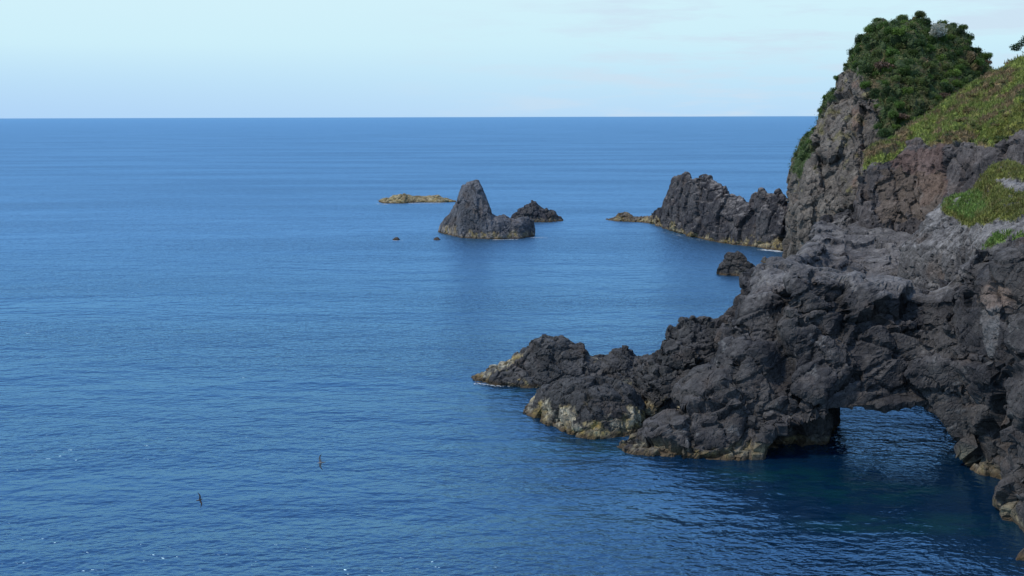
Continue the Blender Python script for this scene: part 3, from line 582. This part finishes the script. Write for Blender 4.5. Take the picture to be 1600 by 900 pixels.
# ================================================================== VEGETATION
def leafmesh(name, cen, size, col, tri=False, up=0.3, rg=rng):
    """many small leaf faces centred on cen"""
    n = len(cen); a = rg.normal(size=(n, 3)); a[:, 2] *= 0.7; a /= np.linalg.norm(a, axis=1)[:, None]
    b = np.cross(a, rg.normal(size=(n, 3)) + np.array([0, 0, up])); b /= np.linalg.norm(b, axis=1)[:, None]
    s = size * (0.6 + 0.8 * rg.random(n)); a *= s[:, None]; b *= (s * 0.6)[:, None]
    v = np.stack([cen - a, cen - b * .8 , cen + a, cen + b], 1).reshape(-1, 3)
    me = bpy.data.meshes.new(name); me.vertices.add(n * 4); me.vertices.foreach_set('co', v.astype(np.float32).ravel())
    me.loops.add(n * 4); me.loops.foreach_set('vertex_index', np.arange(n * 4, dtype=np.int32))
    me.polygons.add(n); me.polygons.foreach_set('loop_start', np.arange(0, n * 4, 4, dtype=np.int32)); me.update(calc_edges=True)
    set_col(me, np.repeat(col, 4, axis=0)); return me
def shrub_cloud(n, rx, rz, lumps, rg):
    cs = rg.normal(size=(lumps, 3)); cs /= np.linalg.norm(cs, axis=1)[:, None]; cs *= rg.random((lumps, 1)) ** 0.4 * 0.7
    cs[:, 2] = np.abs(cs[:, 2]) * 0.8; rr = 0.20 + 0.24 * rg.random(lumps)
    k = rg.integers(0, lumps, n); d = rg.normal(size=(n, 3)); d /= np.linalg.norm(d, axis=1)[:, None]
    p = cs[k] + d * (rr[k] * (0.65 + 0.4 * rg.random(n)))[:, None]; p *= np.array([rx, rx, rz]); return p, k
shrub_meshes = []
for i in range(6):
    rg = np.random.default_rng(100 + i); p, k = shrub_cloud(3200, 1.0, 1.05, 24, rg)
    base = np.array([(0.062, 0.110, 0.020), (0.045, 0.084, 0.022), (0.085, 0.135, 0.024), (0.036, 0.066, 0.020), (0.078, 0.105, 0.030), (0.052, 0.095, 0.018)][i])
    c = base * 1.25 * (0.6 + 0.8 * rg.random((24, 1)))[k] * (0.7 + 0.6 * rg.random((3200, 1)))
    shrub_meshes.append(leafmesh('shrub_foliage', p, 0.062, c, rg=rg))
stem_me = None
def stem_mesh():
    bm = bmesh.new()
    for k in range(4):
        a = k * 1.6 + 0.4; r0 = 0.05
        prev = None; pts = [Vector((0, 0, -0.6)), Vector((0.15 * math.cos(a), 0.15 * math.sin(a), 0.0)), Vector((0.45 * math.cos(a), 0.45 * math.sin(a), 0.45))]
        for j, p in enumerate(pts):
            r = r0 * (1 - 0.35 * j); ring = [bm.verts.new(p + Vector((r * math.cos(q * math.pi / 3), r * math.sin(q * math.pi / 3), 0))) for q in range(6)]
            if prev:
                for q in range(6): bm.faces.new((prev[q], prev[(q + 1) % 6], ring[(q + 1) % 6], ring[q]))
            prev = ring
    me = bpy.data.meshes.new('stem'); bm.to_mesh(me); bm.free(); set_col(me, np.tile([0.09, 0.065, 0.045], (len(me.vertices), 1))); return me
stem_me = stem_mesh(); stem_me.materials.append(LEAF)
for m in shrub_meshes: m.materials.append(LEAF)
def shrub(p, s, k, label, group=None, sz=1.0, mesh=None):
    t = bpy.data.objects.new('shrub', None); t.empty_display_size = 0.3; C.objects.link(t); t.location = p
    t.rotation_euler = (0, 0, random.random() * 6.28); t.scale = (s, s, s * sz)
    tag(t, label, 'shrub', group)
    f = bpy.data.objects.new('foliage', mesh or shrub_meshes[k]); C.objects.link(f); f.parent = t
    st = bpy.data.objects.new('stem', stem_me); C.objects.link(st); st.parent = t
    return t
def pick(co, mask, dist, rg, maxn=100000):     # Poisson style choice of vertices
    idx = np.flatnonzero(mask); rg.shuffle(idx); kept = []; cell = {}
    for i in idx:
        p = co[i]; key = (int(p[0] // dist), int(p[1] // dist), int(p[2] // dist)); ok = True
        for a in (-1, 0, 1):
            for b in (-1, 0, 1):
                for c_ in (-1, 0, 1):
                    for j in cell.get((key[0]+a, key[1]+b, key[2]+c_), ()):
                        if np.sum((co[j] - p) ** 2) < dist * dist: ok = False; break
        if ok: kept.append(i); cell.setdefault(key, []).append(i)
        if len(kept) >= maxn: break
    return kept
rg = np.random.default_rng(11)
facing = np.einsum('ij,ij->i', hill_n, (CAM - hill_co) / np.linalg.norm(CAM - hill_co, axis=1)[:, None])
core = inpoly(hill_px, hill_py, VEG)
dens = fbm(hill_co / 4 + 33, 3)
m = (hill_veg | core) & (facing > -0.25) & (hill_co[:, 1] < 226) & (hill_py < 250) & (dens > -0.6 + np.clip((hill_py - 110) / 150, 0, 1) * 0.62)
ks = pick(hill_co, m, 1.68, rg, 282)
PALESH = G  # placeholder name kept unused
for i in ks:
    s = 0.95 + 0.55 * rg.random(); lft = hill_px[i] < 1300
    if hill_py[i] > 150: s *= 0.8
    if lft: s *= 0.7
    top = hill_py[i] < 140
    shrub(hill_co[i] - hill_n[i] * 0.15, s, int(rg.integers(0, 6)),
          'dense green shrub packed among others low on the left edge of the peak' if lft else ('rounded green shrub packed among others on the crown of the peak' if top else 'rounded green shrub scattered among dry patches on the slope of the peak'),
          'green shrubs covering the left edge of the peak' if lft else ('green shrubs covering the crown of the peak' if top else 'green shrubs on the slope of the peak'))
print('shrubs', len(ks), time.time() - T0)
# pale silvery shrub near the summit
def hill_at(px, py):
    d = (hill_px - px) ** 2 + (hill_py - py) ** 2 + np.where(facing > 0, 0, 1e6); return hill_co[np.argmin(d)]
p, k = shrub_cloud(2600, 1.0, 1.1, 12, rg); c = np.array([0.52, 0.53, 0.44]) * (0.65 + 0.6 * rg.random((2600, 1))); sm_ = leafmesh('silver_foliage', p, 0.055, c, rg=rg); sm_.materials.append(LEAF)
q = hill_at(1464, 58); d_ = CAM - q; d_ /= np.linalg.norm(d_)
shrub(q + d_ * 1.7 + np.array([0, 0, 0.5]), 2.1, 0, 'silvery white shrub standing out pale near the summit of the green peak', sz=1.1, mesh=sm_)
p, k = shrub_cloud(1000, 1.0, 0.6, 10, rg); c = np.array([0.19, 0.125, 0.085]) * (0.6 + 0.7 * rg.random((1000, 1))); dm = leafmesh('dry_foliage', p, 0.075, c, rg=rg); dm.materials.append(LEAF)
for (px, py, s, lab) in ((1378, 104, 2.2, 'dry pinkish brown shrub among green ones, upper left of the peak'), (1545, 98, 1.4, 'dry brown shrub on the right-hand edge of the peak'), (1476, 152, 1.8, 'dry brown shrub low in the middle of the green peak'), (1408, 182, 1.5, 'dry brown shrub at the bottom of the thicket by the grassy ridge')):
    q = hill_at(px, py); shrub(q + d_ * 1.2, s, 0, lab, 'dry brown shrubs on the peak', mesh=dm)
# silhouette shrubs
for (px, py, s, lab) in ((1341, 72, 0.9, 'small dark shrub jutting into the sky on the upper left shoulder of the peak'), (1412, 27, 1.3, 'topmost dark shrub on the summit of the peak'), (1436, 28, 1.4, 'rounded shrub on the summit, right of the topmost one'),
                         (1376, 52, 1.0, 'dark shrub on the skyline halfway between the left shoulder and the summit'), (1324, 106, 0.8, 'small shrub above the bare cliff on the left skyline of the peak'), (1550, 92, 0.6, 'tiny shrub sticking out on the right skyline of the peak'), (1308, 126, 0.8, 'lowest small shrub on the left skyline, above the grey cliff')):
    q = hill_at(px, py); shrub(q + np.array([0, 0, 0.3]), s, int(rg.integers(0, 6)), lab)

idx = np.flatnonzero((hill_veg | core) & (facing > -0.3) & (hill_py < 300)); idx = rg.choice(idx, 60000); k = len(idx)
cc = hill_co[idx] + hill_n[idx] * (0.05 + 0.45 * rg.random((k, 1)) ** 2) + rg.normal(size=(k, 3)) * 0.15
gl_ = lerp(np.tile([0.075, 0.120, 0.030], (k, 1)), np.array([0.15, 0.125, 0.055]), sstep(0.05, 0.3, fbm(hill_co[idx] / 2.5 + 70, 4, 0.6))) * (0.55 + 0.8 * rg.random((k, 1)))
tag(link('undergrowth', leafmesh('undergrowth', cc, 0.10, gl_, rg=rg), LEAF), 'low green and brown undergrowth between the shrubs of the peak', 'undergrowth', kind='stuff')
# grass and creepers: nobody could count them
def grass(name, data, nmax, h, rg, zlim=None):
    co, n, px, py, g, gc = data
    idx = np.flatnonzero(g & (n[:, 2] > 0.05)); idx = rg.choice(idx, min(nmax, len(idx) * 6)); k = len(idx)
    base = co[idx] + rg.normal(size=(k, 3)) * 0.12; cen = base + n[idx] * 0.05
    ang = rg.random(k) * 6.283; hh = h * (0.5 + rg.random(k)); wd = hh * 0.16 + 0.02
    t = np.stack([np.cos(ang), np.sin(ang), np.zeros(k)], 1); ln = rg.normal(size=(k, 3)) * 0.35; ln[:, 2] = 1
    v = np.stack([cen - t * wd[:, None], cen + t * wd[:, None], cen + ln * hh[:, None]], 1).reshape(-1, 3)
    me = bpy.data.meshes.new(name); me.vertices.add(k * 3); me.vertices.foreach_set('co', v.astype(np.float32).ravel())
    me.loops.add(k * 3); me.loops.foreach_set('vertex_index', np.arange(k * 3, dtype=np.int32)); me.polygons.add(k)
    me.polygons.foreach_set('loop_start', np.arange(0, k * 3, 3, dtype=np.int32)); me.update(calc_edges=True)
    set_col(me, np.repeat(gc[idx] * (0.7 + 0.7 * rg.random((k, 1))), 3, axis=0)); return link(name, me, GRASS)
rg = np.random.default_rng(21)
tag(grass('grass', ridge, 120000, 0.30, rg), 'yellow green grass and scrub covering the ridge right of the peak', 'grass', kind='stuff')
tag(grass('grass', knoll, 70000, 0.2, rg), 'bright green and olive turf on the rocky knoll above the arch', 'grass', kind='stuff')
# low scrub on the ridge: individual bushes
rco, rn, rpx, rpy, rgm, _ = ridge
m = rgm & (rpx < 1640) & (rn[:, 2] > 0.1) & (rpy < 235) & (fbm(rco / 5 + 3, 3) > -0.08)
rm = []
for i, b in enumerate(((0.085, 0.095, 0.022), (0.055, 0.075, 0.022), (0.12, 0.11, 0.03))):
    g_ = np.random.default_rng(300 + i); p, k = shrub_cloud(420, 1.0, 0.45, 9, g_); rm.append(leafmesh('scrub_foliage', p, 0.13, np.array(b) * (0.65 + 0.7 * g_.random((420, 1))), rg=g_)); rm[-1].materials.append(LEAF)
idx = pick(rco, m, 1.5, rg, 260); cen = []; cl = []
for i in idx:
    sc_ = 0.45 + 0.5 * rg.random(); k = int(rg.integers(0, 3)); src = get_co(rm[k]).reshape(-1, 4, 3)[:, 2] * sc_ + rco[i]; cen.append(src)
    cl.append(np.array(((0.095, 0.11, 0.030), (0.060, 0.085, 0.028), (0.15, 0.12, 0.045))[k]) * (0.6 + 0.7 * rg.random((len(src), 1))))
tag(link('scrub', leafmesh('scrub', np.vstack(cen), 0.09, np.vstack(cl), rg=rg), LEAF), 'low olive and dark green scrub tangled in the grass of the ridge', 'scrub', kind='stuff')
# tree at the right edge on the ridge crest
tr = bpy.data.objects.new('tree', None); C.objects.link(tr); b = P(1603, 104, 188); tr.location = b
tag(tr, 'dark wind-bent tree on the ridge crest, cut by the right edge of the photo', 'tree')
bm = bmesh.new()
def limb(pts, rs):
    prev = None
    for p, r in zip(pts, rs):
        ring = [bm.verts.new(Vector(p) + Vector((r * math.cos(q * math.pi / 4), r * math.sin(q * math.pi / 4), 0))) for q in range(8)]
        if prev:
            for q in range(8): bm.faces.new((prev[q], prev[(q+1) % 8], ring[(q+1) % 8], ring[q]))
        prev = ring
limb([(0, 0, -1), (0.1, 0, 0.8), (0.4, 0.1, 2.0), (0.6, 0, 3.2)], [0.18, 0.15, 0.11, 0.05])
for (x, y, z) in ((-1.6, 0.2, 2.6), (-0.8, -0.5, 3.6), (1.8, 0.3, 3.0), (0.2, 0.8, 4.2), (1.2, -0.6, 4.2)): limb([(0.25, 0, 1.5), (x * .5 + .15, y * .5, z * .5 + 1.0), (x, y, z)], [0.09, 0.06, 0.02])
me = bpy.data.meshes.new('trunk'); bm.to_mesh(me); bm.free(); set_col(me, np.tile([0.08, 0.065, 0.05], (len(me.vertices), 1))); link('trunk', me, LEAF, tr)
cs = np.array([(-1.6, .2, 2.7), (-1.1, 0, 3.3), (-.8, -.5, 3.8), (0.2, .8, 4.4), (.3, 0, 3.8), (1.2, -.6, 4.4), (1.8, .3, 3.2), (.8, .2, 3.4), (2.2, 0, 3.8), (-1.9, 0, 3.0)])
k = rg.integers(0, len(cs), 2600); d = rg.normal(size=(2600, 3)); d /= np.linalg.norm(d, axis=1)[:, None]
p = cs[k] + d * (0.25 + 0.45 * rg.random((2600, 1))) * np.array([1.2, 1, 0.6])
link('crown', leafmesh('crown', p, 0.11, np.array([0.028, 0.062, 0.026]) * (0.6 + 0.8 * rg.random((2600, 1))), rg=rg), LEAF, tr)

# ================================================================== BIRDS
def lof(cs, n=12):
    """tube through (centre, axis1, axis2) rings -> closed shell"""
    V = []; 
    for c, a, b in cs:
        V.append([np.array(c) + np.array(a) * math.cos(t) + np.array(b) * math.sin(t) for t in np.linspace(0, 2 * math.pi, n, endpoint=False)])
    V = np.array(V); m = len(cs); fs = []
    for i in range(m - 1):
        for j in range(n): k = (j + 1) % n; fs.append((i*n + j, i*n + k, (i+1)*n + k, (i+1)*n + j))
    v = V.reshape(-1, 3); v = np.vstack([v, V[0].mean(0), V[-1].mean(0)])
    for j in range(n): k = (j + 1) % n; fs.append((m*n, k, j)); fs.append((m*n + 1, (m-1)*n + j, (m-1)*n + k))
    return v, fs
body = lof([((x, 0, z), (0, w_, 0), (0, 0, h_)) for x, z, w_, h_ in [(-0.26, 0.0, 0.035, 0.006), (-0.18, 0.0, 0.03, 0.014), (-0.10, 0, 0.042, 0.035), (0.0, 0, 0.055, 0.052), (0.08, 0.002, 0.05, 0.048), (0.135, 0.012, 0.03, 0.03), (0.165, 0.018, 0.027, 0.027), (0.19, 0.018, 0.02, 0.02), (0.205, 0.014, 0.008, 0.008), (0.24, 0.008, 0.004, 0.004)]])
def wing(s):
    return lof([((x, s * y, z), (c_, 0, 0), (0, 0, t_)) for x, y, z, c_, t_ in [(0.02, 0.02, 0.01, 0.075, 0.012), (0.035, 0.15, 0.05, 0.07, 0.010), (0.055, 0.26, 0.085, 0.06, 0.009), (0.03, 0.38, 0.09, 0.048, 0.008), (-0.03, 0.49, 0.08, 0.03, 0.007), (-0.09, 0.57, 0.065, 0.009, 0.006)]])
bme = remesh([body, wing(1), wing(-1)], 0.007)
bco = get_co(bme); bn = normals(bme)
bc = lerp(np.tile([0.085, 0.065, 0.055], (len(bco), 1)), np.array([0.24, 0.21, 0.19]), sstep(0.1, -0.5, bn[:, 2]) * (np.abs(bco[:, 1]) < 0.4))
set_col(bme, bc); bme.polygons.foreach_set('use_smooth', np.ones(len(bme.polygons), bool))
FEA = mat_leaf('feathers', 0.0, 0.0, 0.8)
b1 = link('seabird', bme, FEA); tag(b1, 'brown seabird banking low over the water with one wing raised, nearer the middle', 'bird', 'seabirds gliding over the sea')
b1.location = P(501.5, 723, 58); b1.rotation_euler = (R(72), R(4), R(196))
b2 = b1.copy(); C.objects.link(b2); b2.scale = (0.68,) * 3; b1.scale = (0.85,) * 3; tag(b2, 'brown seabird banking low over the water, the lower of two and farther left', 'bird')
b2.location = P(312, 781, 56); b2.rotation_euler = (R(80), R(-6), R(32))
print('done', time.time() - T0)
